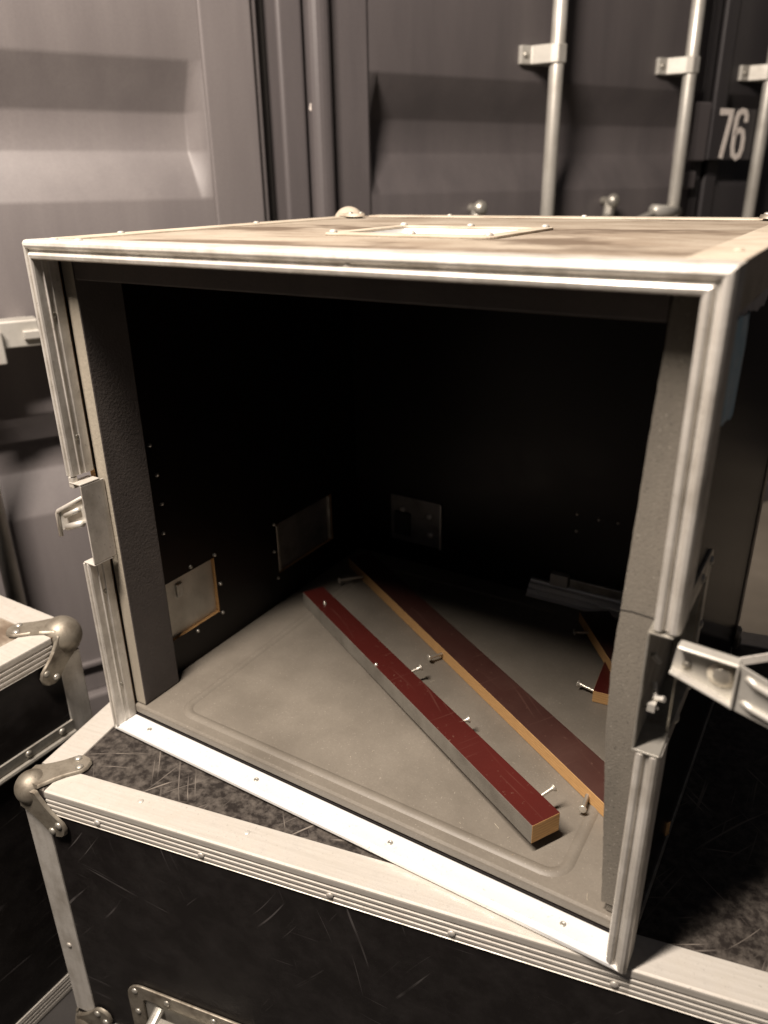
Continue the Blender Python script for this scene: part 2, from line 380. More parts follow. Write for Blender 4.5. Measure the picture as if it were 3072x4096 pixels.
# right container: s from .534 ; doors .638 - 1.66 and 1.70 -
X0 = 0.534
cr = cont('shipping_container', 'dark grey container at right with locking bars and a plate reading 76', X0)
def post(par, name, s0, s1, y0, y1, x0, mat='container_paint', bev=0.008):
    b = BM(); box(b, (s0 - x0, y0, 0.02), (s1 - x0, y1, ZT)); return obj(name, b, mat, par, bevel=bev, seg=4)
post(cr, 'corner_post', 0.534, 0.583, -0.012, 0.12, X0)
post(cr, 'corner_post', 0.589, 0.632, -0.030, 0.10, X0, bev=0.018)
b = BM(); poly(b, [(0.0, 0.0), (0.004, -0.003), (0.008, 0.001), (0.010, 0.008), (0.006, 0.013), (0.002, 0.009)], (0.586 - 0.534, -0.0135, 0.690 - GZ), (1, 0, 0), (0, 0, 1), 0.001); obj('paint_chip', b, 'digit_paint', cr)
post(cr, 'door_gasket', 0.6305, 0.6395, 0.006, 0.05, X0, 'rubber', 0.002)
b = BM(); door_skin(b, 0.716 - X0, 1.640 - X0); obj('door_panel', b, 'container_paint', cr)
b = BM(); box(b, (0.640 - X0, -0.005, 0.07), (0.7155 - X0, 0.05, ZT)); obj('door_frame', b, 'container_paint', cr, bevel=0.005, seg=3)
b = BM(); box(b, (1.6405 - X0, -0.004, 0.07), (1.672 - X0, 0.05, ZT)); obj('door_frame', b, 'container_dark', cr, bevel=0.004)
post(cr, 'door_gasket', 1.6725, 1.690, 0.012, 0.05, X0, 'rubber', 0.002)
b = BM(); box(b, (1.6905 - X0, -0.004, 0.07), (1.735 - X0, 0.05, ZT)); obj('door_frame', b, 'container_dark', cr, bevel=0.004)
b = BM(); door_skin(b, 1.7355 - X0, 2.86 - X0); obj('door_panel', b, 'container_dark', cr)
b = BM(); box(b, (0.534 - X0, -0.02, -0.0), (2.97 - X0, 0.12, 0.068)); obj('door_sill', b, 'container_paint', cr, bevel=0.006)
b = BM(); box(b, (0.52 - X0, 0.125, 0.0), (3.6 - X0, 2.6, ZT)); obj('container_body', b, 'container_dark', cr)
post(cr, 'corner_post', 2.8605, 2.97, -0.012, 0.12, X0, 'container_dark')
for s in (1.174, 1.590, 1.893):
    sb = bar_z(0.045, s)
    locking_bar(cr, sb, X0, 0.05, ZT - 0.05, [bar_z(0.02, 0, 0.806)[1] - GZ, 0.25])
# door hardware standing just above the case: handle hubs and the end of a handle
for s, z in ((0.984, 0.517), (1.376, 0.523)):
    ss, z2 = bar_z(0.03, s, z); X = ss - X0; Z = z2 - GZ
    b = BM(); lathe(b, [(0.0, 0.046), (0.009, 0.044), (0.0145, 0.038), (0.0165, 0.031), (0.0130, 0.023), (0.009, 0.018), (0.009, 0.0)], (X, 0.0, Z - 0.002), (0, -1, 0), 18)
    tube(b, [(X, -0.022, Z), (X - 0.006, -0.026, Z - 0.030), (X - 0.008, -0.020, Z - 0.07)], 0.013, 12)
    box(b, (X - 0.028, -0.012, Z - 0.12), (X + 0.022, 0.001, Z - 0.045))
    obj('handle_catch', b, 'zinc', cr, bevel=0.002)
ss, z2 = bar_z(0.05, 1.535, 0.490); X = ss - X0; Z = z2 - GZ
b = BM(); tube(b, [(X - 0.022, -0.055, Z + 0.006), (X + 0.03, -0.052, Z + 0.002), (X + 0.075, -0.045, Z)], 0.014, 12)
tube(b, [(X - 0.015, -0.055, Z), (X - 0.12, -0.05, Z - 0.032), (X - 0.32, -0.045, Z - 0.06)], 0.010, 10)
obj('door_handle', b, 'galvanised', cr, smooth=True)
# hinge block and number plate between the doors
s0, za = bar_z(0.03, 1.628, 0.606); s1, zb = bar_z(0.03, 1.684, 0.737)
b = BM(); box(b, (s0 - X0, -0.032, za - GZ), (s1 - X0, -0.0045, zb - GZ)); obj('cover_plate', b, 'container_paint', cr, bevel=0.004, seg=3)
b = BM(); box(b, (s0 - X0 + 0.004, -0.022, za - GZ - 0.062), (s1 - X0 - 0.012, -0.0045, za - GZ - 0.022)); obj('cover_plate', b, 'container_paint', cr, bevel=0.004)
s0, za = bar_z(0.03, 1.690, 0.609); s1, zb = bar_z(0.03, 1.856, 0.726)
b = BM(); box(b, (s0 - X0, -0.034, za - GZ), (s1 - X0, -0.030, zb - GZ)); box(b, (s0 - X0, -0.0345, za - GZ + 0.0005), (s0 - X0 + 0.014, -0.0045, zb - GZ - 0.0005))
pl_ = obj('number_plate', b, 'container_dark', cr, bevel=0.0015)
def ribbon(bm, pts, wd, y, th=0.0012):
    pts = [V((p[0], p[1])) for p in pts]; L = []; R_ = []
    for i, p in enumerate(pts):
        if i == 0: t = (pts[1] - p).normalized()
        elif i == len(pts) - 1: t = (p - pts[i-1]).normalized()
        else: t = ((p - pts[i-1]).normalized() + (pts[i+1] - p).normalized()).normalized()
        n = V((-t.y, t.x)); k = 1.0
        if 0 < i < len(pts)-1: k = 1.0 / max(0.55, abs(n.dot(V((-(p - pts[i-1]).normalized().y, (p - pts[i-1]).normalized().x)))))
        L.append(p + n * wd/2 * k); R_.append(p - n * wd/2 * k)
    for i in range(len(pts) - 1):
        q = [L[i], L[i+1], R_[i+1], R_[i]]
        A = [bm.verts.new((a.x, y, a.y)) for a in q]; Bq = [bm.verts.new((a.x, y + th, a.y)) for a in q]
        bm.faces.new(A); bm.faces.new(Bq[::-1])
        for k in range(4): bm.faces.new((A[k], A[(k+1)%4], Bq[(k+1)%4], Bq[k]))
pw = s1 - s0; ph = zb - za; bx, bz = s0 - X0, za - GZ
def dg(u, v): return (bx + pw * u, bz + ph * v)
b = BM(); ribbon(b, [dg(0.185, 0.86), dg(0.185, 0.925), dg(0.40, 0.925), dg(0.395, 0.80), dg(0.285, 0.03)], 0.0140, -0.0356); obj('digit', b, 'digit_paint', pl_)
pts = [dg(0.72, 0.74), dg(0.72, 0.86), dg(0.685, 0.935), dg(0.615, 0.955), dg(0.55, 0.91), dg(0.52, 0.80), dg(0.515, 0.60), dg(0.515, 0.25), dg(0.54, 0.10), dg(0.61, 0.045), dg(0.68, 0.09), dg(0.715, 0.22), dg(0.715, 0.42), dg(0.685, 0.55), dg(0.62, 0.59), dg(0.55, 0.55), dg(0.522, 0.47)]
pts = [((p[0] - bx - pw * 0.615) * 1.12 + bx + pw * 0.645, p[1]) for p in pts]
b = BM(); ribbon(b, pts, 0.0132, -0.0356); obj('digit', b, 'digit_paint', pl_)

# left container
X1 = -1.30
cl = cont('shipping_container', 'lighter grey container door at left, behind the open case', X1)
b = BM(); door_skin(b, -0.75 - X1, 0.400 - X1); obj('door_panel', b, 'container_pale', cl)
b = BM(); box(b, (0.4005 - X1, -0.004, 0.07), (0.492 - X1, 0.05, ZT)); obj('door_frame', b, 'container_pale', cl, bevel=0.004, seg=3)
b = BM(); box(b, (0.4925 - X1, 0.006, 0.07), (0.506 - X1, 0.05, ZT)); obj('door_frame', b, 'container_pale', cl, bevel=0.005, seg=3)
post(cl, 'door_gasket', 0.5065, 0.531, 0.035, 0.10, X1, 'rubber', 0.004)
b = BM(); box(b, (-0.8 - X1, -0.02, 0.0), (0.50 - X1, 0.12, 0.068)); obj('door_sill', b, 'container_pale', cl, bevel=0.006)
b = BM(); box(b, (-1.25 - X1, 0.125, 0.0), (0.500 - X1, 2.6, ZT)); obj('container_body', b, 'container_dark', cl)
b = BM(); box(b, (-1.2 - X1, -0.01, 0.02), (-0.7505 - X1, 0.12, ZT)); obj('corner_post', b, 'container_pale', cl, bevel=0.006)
sb = bar_z(0.045, -0.049)
lb = locking_bar(cl, sb, X1, 0.05, ZT - 0.05, [])
s0, za = bar_z(0.05, -0.06, 0.330); s1, zb = bar_z(0.05, 0.075, 0.373)
b = BM(); box(b, (s0 - X1, -0.070, za - GZ), (s1 - X1, -0.030, zb - GZ)); box(b, (s0 - X1 + 0.09, -0.030, za - GZ + 0.008), (s1 - X1 - 0.008, 0.001, zb - GZ - 0.004))
box(b, (s0 - X1, -0.082, za - GZ - 0.022), (s0 - X1 + 0.074, -0.0705, zb - GZ - 0.012))
obj('bar_bracket', b, 'galvanised', lb, bevel=0.003, seg=3)
b = BM(); box(b, (s1 - X1 - 0.026, -0.077, za - GZ + 0.012), (s1 - X1 + 0.004, -0.0705, za - GZ + 0.026)); obj('handle_tab', b, 'galvanised', lb, bevel=0.002)
# door kick strip near the bottom
b = BM(); box(b, (-0.3 - X1, -0.012, -0.302 - GZ), (0.39 - X1, 0.0, -0.292 - GZ)); obj('door_trim', b, 'container_pale', cl, bevel=0.002)

# ================================================================== lower flight case
YAW = math.radians(11.2)
lo = thing('flight_case', 'large black flight case lying under the open case, ridged aluminium edges', 'flight case', (-0.017, -0.110, 0), YAW)
LW, LD, LH = 1.20, 0.558, 0.385
T = 0.0015
def span(bm, prof, p0, p1, du, dv):
    p0, p1 = V(p0), V(p1); d = (p1 - p0); prism(bm, prof, p0, du, dv, d.normalized(), d.length)
def case_panels(par, W_, D_, H_, topmat, frontmat, inset=T, ztop=0.0, th=0.009):
    z0 = ztop - H_; i = inset
    for nm, a, c, mt in (('top_panel', (i, i, ztop-i-th), (W_-i, D_-i, ztop-i), topmat), ('front_panel', (i, i, z0+i), (W_-i, i+th, ztop-i-th), frontmat),
                     ('back_panel', (i, D_-i-th, z0+i), (W_-i, D_-i, ztop-i-th), frontmat), ('side_panel', (i, i+th, z0+i), (i+th, D_-i-th, ztop-i-th), frontmat),
                     ('side_panel', (W_-i-th, i+th, z0+i), (W_-i, D_-i-th, ztop-i-th), frontmat), ('bottom_panel', (i, i, z0), (W_-i, D_-i, z0+i), frontmat)):
        b = BM(); box(b, a, c); obj(nm, b, mt, par)
case_panels(lo, LW, LD, LH, 'scuffed_top', 'black_laminate')
P33 = Lprofile(0.033, 0.0285, T, 4); E0 = 0.0335
I = T
def edge(par, p0, p1, du, dv, prof=P33, mat='aluminium_worn', name='edge_extrusion'):
    b = BM(); span(b, prof, p0, p1, du, dv); return obj(name, b, mat, par)
zt, zb_ = -I, -LH + I
X_, Y_, Z_ = (1,0,0), (0,1,0), (0,0,1)
edge(lo, (E0, I, zt), (LW-E0, I, zt), Y_, (0,0,-1))                    # top front
edge(lo, (E0, LD-I, zt), (LW-E0, LD-I, zt), (0,-1,0), (0,0,-1))        # top back
edge(lo, (I, E0, zt), (I, LD-E0, zt), X_, (0,0,-1))                    # top left
edge(lo, (LW-I, E0, zt), (LW-I, LD-E0, zt), (-1,0,0), (0,0,-1))
edge(lo, (E0, I, zb_), (LW-E0, I, zb_), Y_, Z_)                        # bottom front
PV = Lprofile(0.028, 0.028, T, 0)
for x, du in ((I, X_), (LW-I, (-1,0,0))):
    for y, dv in ((I, Y_), (LD-I, (0,-1,0))):
        edge(lo, (x, y, zb_+E0), (x, y, zt-E0), du, dv, PV, 'aluminium')
ball_corner(lo, (0, 0, 0), 1, 1, -1)
ball_corner(lo, (LW, 0, 0), -1, 1, -1)
ball_corner(lo, (0, LD, 0), 1, -1, -1)
ball_corner(lo, (0, 0, -LH), 1, 1, 1, r=0.019)
for k in range(9):
    x = 0.10 + k * 0.125 + random.uniform(-.01, .01)
    rivet(lo, (x, -0.0002, -0.0215), (0,-1,0), 0.0036, 0.0012, 'aluminium')
    if k in (0, 1, 7): rivet(lo, (x + 0.04, 0.022, -0.0001), (0,0,1), 0.0032, 0.0010, 'aluminium')
rivet(lo, (0.0145, -0.0002, -0.235), (0,-1,0), 0.0036, 0.0014, 'aluminium')
# sprung handle in a recessed dish on the front
hx, hz = 0.089, -0.259; HWd, HHt = 0.175, 0.125
out = rounded(hx, hz - HHt, hx + HWd, hz, 0.022); inn = rounded(hx + 0.021, hz - HHt + 0.02, hx + HWd - 0.021, hz - 0.020, 0.006)
b = BM(); frame_plate(b, out, inn, (0, I - 0.0005, 0), X_, Z_, 0.0032)
hd = obj('handle_dish', b, 'corner_steel', lo, bevel=0.0012)
for u, v in ((0.012, 0.010), (0.055, 0.010), (0.115, 0.010), (0.163, 0.010), (0.011, 0.045), (0.164, 0.045), (0.011, 0.09), (0.164, 0.09)):
    rivet(hd, (hx + u, I - 0.0035, hz - v), (0,-1,0), 0.0042, 0.0022)
b = BM(); box(b, (hx + 0.021, 0.0005, hz - HHt + 0.02), (hx + HWd - 0.021, 0.0012, hz - 0.020)); obj('dish_back', b, 'zinc', hd)
b = BM(); tube(b, [(hx + 0.040, 0.001, hz - 0.032), (hx + 0.040, -0.016, hz - 0.036), (hx + 0.040, -0.020, hz - 0.075), (hx + 0.135, -0.020, hz - 0.075), (hx + 0.135, -0.016, hz - 0.036), (hx + 0.135, 0.001, hz - 0.032)], 0.0065, 12)
box(b, (hx + 0.045, -0.014, hz - 0.055), (hx + 0.13, -0.006, hz - 0.034)); obj('handle', b, 'zinc', hd, bevel=0.001)
for x, y in ((0.09, 0.09), (LW - .09, 0.09), (0.09, LD - .09), (LW - .09, LD - .09)):
    b = BM(); lathe(b, [(0.0, 0.0), (0.028, 0.0), (0.030, 0.004), (0.026, -GZ - LH - 0.004), (0.0, -GZ - LH - 0.004)], (x, y, GZ + 0.004), (0, 0, 1), 18); obj('foot', b, 'rubber', lo)

# ================================================================== left flight case
le = thing('flight_case', 'black flight case beside the left end of the lower case, only its corner in view', 'flight case', (-0.095, 0.04, 0.088), 0)
# local: x to the left is negative; right face at x=0, back at y=0, top at z=0
WL, DL, HL = 0.55, 0.62, 0.083 - GZ
i = T
for nm, a, c, mt in (('top_panel', (-WL+i, -DL+i, -i-.009), (-i, -i, -i), 'worn_top'), ('side_panel', (-i-.009, -DL+i, -HL+i), (-i, -i, -i-.009), 'black_laminate'),
                 ('side_panel', (-WL+i, -DL+i, -HL+i), (-WL+i+.009, -i, -i-.009), 'black_laminate'), ('back_panel', (-WL+i+.009, -i-.009, -HL+i), (-i-.009, -i, -i-.009), 'black_laminate'),
                 ('front_panel', (-WL+i+.009, -DL+i, -HL+i), (-i-.009, -DL+i+.009, -i-.009), 'black_laminate')):
    b = BM(); box(b, a, c); obj(nm, b, mt, le)
edge(le, (-i, -DL+E0, -i), (-i, -E0, -i), (-1,0,0), (0,0,-1))
edge(le, (-WL+E0, -i, -i), (-E0, -i, -i), (0,-1,0), (0,0,-1))
edge(le, (-i, -i, -HL+E0), (-i, -i, -E0), (-1,0,0), (0,-1,0), PV, 'aluminium')
edge(le, (-i, -DL+E0, -HL+i), (-i, -E0, -HL+i), (-1,0,0), (0,0,1))
ball_corner(le, (0, 0, 0), -1, -1, -1, r=0.023, tongue=0.054)
ball_corner(le, (0, 0, -HL), -1, -1, 1, r=0.019, tongue=0.054)
# lid joint strip half way down the side
b = BM(); pr = [(0.0, 0.0), (0.0022, 0.0006), (0.0022, 0.0125), (0.0012, 0.0135), (0.0012, 0.0145), (0.0052, 0.0155), (0.0062, 0.018), (0.0052, 0.0205), (0.0, 0.0215)]
prism(b, pr, (-i, -DL, -0.120), X_, (0,0,-1), Y_, DL - 0.028)
jl = obj('lid_joint', b, 'zinc', le)
for k in range(7): rivet(jl, (-i + 0.0021, -0.045 - 0.046 * k, -0.1265), (1,0,0), 0.0042, 0.0024)

# ================================================================== the open case
W, H, D = 0.580, 0.5273, 0.543
up = thing('flight_case', 'open flight case with bare aluminium rim, standing askew on the lower case', 'flight case', (0, 0, 0))
XW0, XW1 = 0.0085, 0.5705          # inner wall faces
YB = 0.500                          # inner back
ZF = 0.022                          # floor of the tray
ZC = 0.516                          # underside of the top panel
# --- panels
b = BM(); panel_holes(b, 0, (0.0015, 0.0285, 0.0016), (XW0, D-0.0016, H-0.0016), [(0.086, 0.067, 0.1765, 0.1435), (0.298, 0.066, 0.429, 0.1405)], (1, 0, 2))
obj('side_panel', b, ['brown_film', 'black_side', 'ply_edge'], up)
b = BM(); panel_holes(b, 0, (XW1, 0.0285, 0.0016), (0.5765, D-0.0016, H-0.0016), [(0.0285, 0.2145, 0.100, 0.306)], (0, 1, 2))
obj('side_panel', b, ['brown_film', 'black_side', 'ply_edge'], up)
b = BM(); panel_holes(b, 2, (XW0, 0.0285, ZC), (XW1, D-0.0016, H-0.0016), [(0.225, 0.166, 0.366, 0.280)], (0, 1, 2))
obj('top_panel', b, ['brown_film', 'worn_top', 'ply_edge'], up)
b = BM(); box(b, (XW0, 0.0265, 0.0016), (XW1, D-0.0016, 0.0100)); obj('bottom_panel', b, 'brown_film', up)
b = BM(); box(b, (XW0, YB, 0.0101), (XW1, D-0.0016, ZC)); obj('back_panel', b, 'brown_film', up)
# --- floor tray with its pressed bead
b = BM(); box(b, (XW0 + 0.0002, 0.0262, 0.0102), (XW1 - 0.0002, YB - 0.0002, ZF))
tr = obj('floor_tray', b, 'tray_grey', up, bevel=0.003, seg=3)
b = BM(); loop = rounded(0.066, 0.0445, 0.512, 0.462, 0.018, 6)
n = len(loop); prof = [(-0.0062, -0.0006), (-0.0040, 0.0010), (-0.0012, 0.0020), (0.0014, 0.0020), (0.0042, 0.0009), (0.0062, -0.0006)]
rings = []
for k in range(n):
    p, q, r_ = V(loop[k-1]), V(loop[k]), V(loop[(k+1) % n]); t = (r_ - p).normalized(); nn = V((t.y, -t.x))
    rings.append([b.verts.new((q.x + nn.x*a, q.y + nn.y*a, ZF + h)) for a, h in prof])
for k in range(n):
    A, Bq = rings[k], rings[(k+1) % n]
    for j in range(len(prof)-1): b.faces.new((A[j], A[j+1], Bq[j+1], Bq[j])).smooth = True
obj('bead', b, 'tray_grey', tr)
# --- front rim
def rim(A, ridged=True):
    p = [(0.0022, 0.0278), (0.0002, 0.0270), (0.0, 0.0060), (0.0006*A/.016, 0.0030), (0.0022*A/.016, 0.0008), (0.0045*A/.016, 0.0), (0.0066*A/.016, 0.0008), (0.0078*A/.016, 0.0034), (0.0098*A/.016, 0.0036),
         (0.0108*A/.016, 0.0010), (0.0122*A/.016, 0.0), (0.0150*A/.016, 0.0006), (A, 0.0024)]
    if ridged:
        p += [(A, 0.0095), (A + 0.0010, 0.0102), (A + 0.0010, 0.0116), (A - 0.0002, 0.0124), (A - 0.0002, 0.0158), (A + 0.0011, 0.0166), (A + 0.0011, 0.0258), (A, 0.0262)]
    else: p += [(A, 0.0262)]
    return p + [(A - 0.001, 0.0278)]
AT, AR, AL, AB = 0.0162, 0.0165, 0.0098, 0.0085
b = BM(); prism(b, rim(AT), (0, 0, H), (0,0,-1), Y_, X_, W, AL/AT, AR/AT); rt = obj('front_rim', b, 'aluminium', up, bevel=0.0003)
ZN0, ZN1 = 0.2125, 0.3085
Hs = H
b = BM(); prism(b, rim(AL), (0, 0, ZN1), X_, Y_, Z_, Hs - ZN1, 0, AT/AL); rl1 = obj('front_rim', b, 'aluminium', up, bevel=0.0003)
b = BM(); prism(b, rim(AL), (0, 0, 0), X_, Y_, Z_, ZN0, AB/AL, 0.0); rl2 = obj('front_rim', b, 'aluminium', up, bevel=0.0003)
b = BM(); prism(b, rim(AR), (W, 0, ZN1), (-1,0,0), Y_, Z_, Hs - ZN1, 0, AT/AR); rr1 = obj('front_rim', b, 'aluminium', up, bevel=0.0003)
b = BM(); prism(b, rim(AR), (W, 0, 0), (-1,0,0), Y_, Z_, ZN0, AB/AR, 0.0); rr2 = obj('front_rim', b, 'aluminium', up, bevel=0.0003)
pb = [(0.0, 0.0262), (0.0, 0.0035), (0.0010, 0.0012), (0.0032, 0.0), (0.0058, 0.0004), (0.0076, 0.0020), (AB, 0.0042), (AB, 0.0248), (AB-0.001, 0.0262)]
b = BM(); prism(b, pb, (0, 0, 0), Z_, Y_, X_, W, AL/AB, AR/AB); rb = obj('front_rim', b, 'sill_aluminium', up, bevel=0.0003, label='broad bright aluminium sill along the bottom')
def hole(par, p, n, r=0.0030):
    b = BM(); lathe(b, [(0, 0.0004), (r*0.55, 0.0004), (r*0.72, 0.0009), (r, 0.0003), (r, -0.0005)], p, n, 12); return obj('rivet', b, 'zinc', par, smooth=True)
for z, y in ((0.4617, 0.0135), (0.3453, 0.0145)): hole(rl1, (AL - 0.0002, y, z), X_)
for z, y in ((0.175, 0.0150), (0.0565, 0.0150)): hole(rl2, (AL - 0.0002, y, z), X_)
for x in (0.045, 0.20, 0.36, 0.525): hole(rb, (x, 0.014, AB), Z_, 0.0027)
# top-rim flange with rivets at the left end
for x, y in ((0.030, 0.012), (0.062, 0.012)): rivet(rt, (x, y, H), Z_, 0.0040, 0.0016, 'aluminium')
rivet(rt, (0.34, 0.0034, H - 0.0088), (0,-1,0), 0.0030, 0.0012, 'aluminium')
# --- edge extrusions
PE = Lprofile(0.030, 0.028, 0.0016, 0)
i = 0.0016
edge(up, (i, 0.0282, H-i), (i, D-0.034, H-i), X_, (0,0,-1), PE, 'dusty_edge')
edge(up, (0.5765, 0.0282, H-i), (0.5765, D-0.034, H-i), (-1,0,0), (0,0,-1), PE, 'dusty_edge')
edge(up, (0.034, D-i, H-i), (0.5765-0.034, D-i, H-i), (0,-1,0), (0,0,-1), PE, 'dusty_edge')
edge(up, (0.5765, 0.0282, i), (0.5765, D-0.034, i), (-1,0,0), Z_, Lprofile(0.012, 0.010, 0.0012, 0), 'zinc')
edge(up, (i, 0.0282, i), (i, D-0.034, i), X_, Z_, Lprofile(0.012, 0.010, 0.0012, 0), 'zinc')
for x, du in ((0.0016, X_), (0.5765, (-1,0,0))):
    edge(up, (x, D-i, 0.034), (x, D-i, H-0.034), du, (0,-1,0), PE, 'dusty_edge')
ball_corner(up, (0.004, D - 0.040, H), 1, -1, -1, r=0.021, tongue=0.05, rv=0.004, ins=0.42, mat='dusty_edge')
ball_corner(up, (0.578, D, H), -1, -1, -1, r=0.017, tongue=0.05, rv=0.004)
ball_corner(up, (0.578, D, 0.0), -1, -1, 1, r=0.014, tongue=0.04, faces='xy', rv=0.003)
for y in (0.10, 0.30): rivet(up, (0.013, y, H), Z_, 0.0040, 0.0020, 'aluminium')
for x in (0.15, 0.33): rivet(up, (x, D-0.016, H), Z_, 0.0038, 0.0020, 'aluminium')
rivet(up, (0.566, 0.09, H), Z_, 0.0036, 0.0016, 'dusty_edge')
# --- handle dish in the top
out = rounded(0.212, 0.152, 0.379, 0.294, 0.010); inn = rounded(0.228, 0.169, 0.363, 0.277, 0.006)
b = BM(); frame_plate(b, out, inn, (0, 0, H-0.0017), X_, Y_, 0.0024); dt = obj('handle_dish', b, 'dusty_edge', up, bevel=0.0008)
b = BM(); ring0 = [b.verts.new((a, c, H-0.0015)) for a, c in inn]; ring1 = [b.verts.new((a*0.94+0.0177, c*0.55+0.1004, H-0.0140)) for a, c in inn]
for k in range(len(inn)): b.faces.new((ring0[k], ring0[(k+1)%len(inn)], ring1[(k+1)%len(inn)], ring1[k]))
b.faces.new(ring1); obj('dish_well', b, 'sill_aluminium', dt)
for x, y in ((0.220, 0.160), (0.220, 0.286), (0.295, 0.286), (0.371, 0.286), (0.300, 0.160), (0.371, 0.160)): rivet(dt, (x, y, H+0.0007), Z_, 0.0042, 0.0028, 'aluminium')
# --- foam lining behind the rim
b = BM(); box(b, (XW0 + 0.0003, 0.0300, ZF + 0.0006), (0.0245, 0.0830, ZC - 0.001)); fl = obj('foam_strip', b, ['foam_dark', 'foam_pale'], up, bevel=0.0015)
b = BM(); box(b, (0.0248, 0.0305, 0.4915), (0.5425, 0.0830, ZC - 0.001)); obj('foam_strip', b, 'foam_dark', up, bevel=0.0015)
# right strip: three lengths butted, its inner edge wavering
def xe(z):
    T_ = [(0.020, 0.5500), (0.05, 0.5480), (0.12, 0.5425), (0.20, 0.5360), (0.255, 0.5345), (0.32, 0.5368), (0.44, 0.5410), (0.515, 0.5440)]
    for (z0, x0), (z1, x1) in zip(T_, T_[1:]):
        if z <= z1: return x0 + (x1 - x0) * (z - z0) / (z1 - z0)
    return T_[-1][1]
z0, z1 = ZF + 0.0105, ZC - 0.001; N = 90
pts = [(xe(z0 + (z1-z0)*k/N) + random.uniform(-.00022, .00022), z0 + (z1-z0)*k/N) for k in range(N+1)]
prof = pts + [(XW1 - 0.0003, z1), (XW1 - 0.0003, 0.3075), (0.5603, 0.3075), (0.5603, 0.2120), (XW1 - 0.0003, 0.2120), (XW1 - 0.0003, z0)]
b = BM(); prism(b, prof, (0, 0.0305, 0), X_, Z_, Y_, 0.05); fr = obj('foam_strip', b, 'foam', up, label='ragged grey foam strip along the right edge')
for zc in (0.3000,):   # knife cuts across the strip
    b = BM(); xa = xe(zc) - 0.0002
    prism(b, [(0.0, -0.0002), (0.3, 0.0006), (0.7, -0.0002), (1.0, -0.0010), (1.0, -0.0006), (0.7, 0.0003), (0.3, 0.0011), (0.0, 0.0002)], (xa, 0.0301, zc), (0.0255 if zc > .25 else 0.0235, 0, 0), Z_, Y_, 0.0010); obj('foam_cut', b, 'rubber', fr)
b = BM(); box(b, (0.5525, 0.032, ZF + 0.0002), (XW1 - 0.0006, 0.080, ZF + 0.0100)); obj('foam_strip', b, 'foam', up, bevel=0.002)
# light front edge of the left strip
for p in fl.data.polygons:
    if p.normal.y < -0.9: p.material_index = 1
# --- fittings on the left wall: backs of two handle dishes in cut-outs
for y0, z0, y1, z1 in ((0.086, 0.067, 0.1765, 0.1435), (0.298, 0.066, 0.429, 0.1405)):
    b = BM(); box(b, (0.0020, y0 + 0.0004, z0 + 0.0004), (0.0034, y1 - 0.0004, z1 - 0.0004)); dsh = obj('handle_dish', b, 'galvanised' if y0 < 0.2 else 'shaded_steel', up)  # deeper dish takes the darker copy, its shade painted in
    if y0 > 0.2:
        for yy in (y0 + 0.003, y1 - 0.004):
            b = BM(); box(b, (0.0036, yy - 0.0022, z0 + 0.002), (0.0088, yy + 0.0022, z1 - 0.002)); obj('dish_edge', b, 'zinc', dsh, bevel=0.0008)
    else:
        b = BM(); box(b, (0.0036, y0 + 0.028, z1 - 0.027), (0.0070, y0 + 0.038, z1 - 0.010)); obj('dish_edge', b, 'galvanised', dsh, bevel=0.0008)
for y, z in ((0.1016, 0.312), (0.106, 0.2766), (0.107, 0.2419), (0.1031, 0.2071), (0.1369, 0.1487), (0.1825, 0.1044), (0.1356, 0.0598), (0.2901, 0.1036), (0.2943, 0.0608), (0.178, 0.147), (0.294, 0.143), (0.181, 0.063)):
    rivet(up, (XW0, y, z), X_, 0.0026, 0.0030, 'zinc', 'screw_tip')
# --- back wall: latch dish, rail, rivets
b = BM(); box(b, (0.072, YB - 0.0022, 0.0545), (0.161, YB - 0.0002, 0.129)); bp = obj('latch_plate', b, 'shaded_steel', up, bevel=0.0008)
b = BM(); box(b, (0.1585, YB - 0.006, 0.0545), (0.1612, YB - 0.0023, 0.129)); obj('plate_edge', b, 'galvanised', bp, bevel=0.0006)
b = BM(); box(b, (0.080, YB - 0.0075, 0.066), (0.108, YB - 0.0024, 0.104)); obj('latch_body', b, 'rubber', bp, bevel=0.002)
for x, z in ((0.1398, 0.105), (0.1416, 0.0751), (0.094, 0.108)): rivet(bp, (x, YB - 0.0022, z), (0,-1,0), 0.0058, 0.0034, 'galvanised')
b = BM(); prism(b, [(0, 0), (0.0, 0.020), (0.003, 0.0205), (0.0045, 0.017), (0.010, 0.0165), (0.011, 0.012), (0.017, 0.0115), (0.018, 0.006), (0.021, 0.005), (0.021, 0)], (0.306, YB - 0.0002, 0.0245), Z_, (0,-1,0), X_, 0.226)
obj('rail', b, 'sill_aluminium', up)
b = BM(); box(b, (0.336, YB - 0.012, 0.0468), (0.3615, YB - 0.0002, 0.0645)); obj('rail_clip', b, 'galvanised', up, bevel=0.001)
b = BM(); box(b, (0.362, YB - 0.006, 0.0468), (0.50, YB - 0.0002, 0.0600)); obj('rail_backing', b, 'zinc', up, bevel=0.001)
for x, z in ((0.3631, 0.1563), (0.3641, 0.1315), (0.3927, 0.1544), (0.4178, 0.1549), (0.385, 0.0530), (0.410, 0.0525)): rivet(up, (x, YB, z), (0,-1,0), 0.0026, 0.0026, 'screw_steel', 'screw_tip')
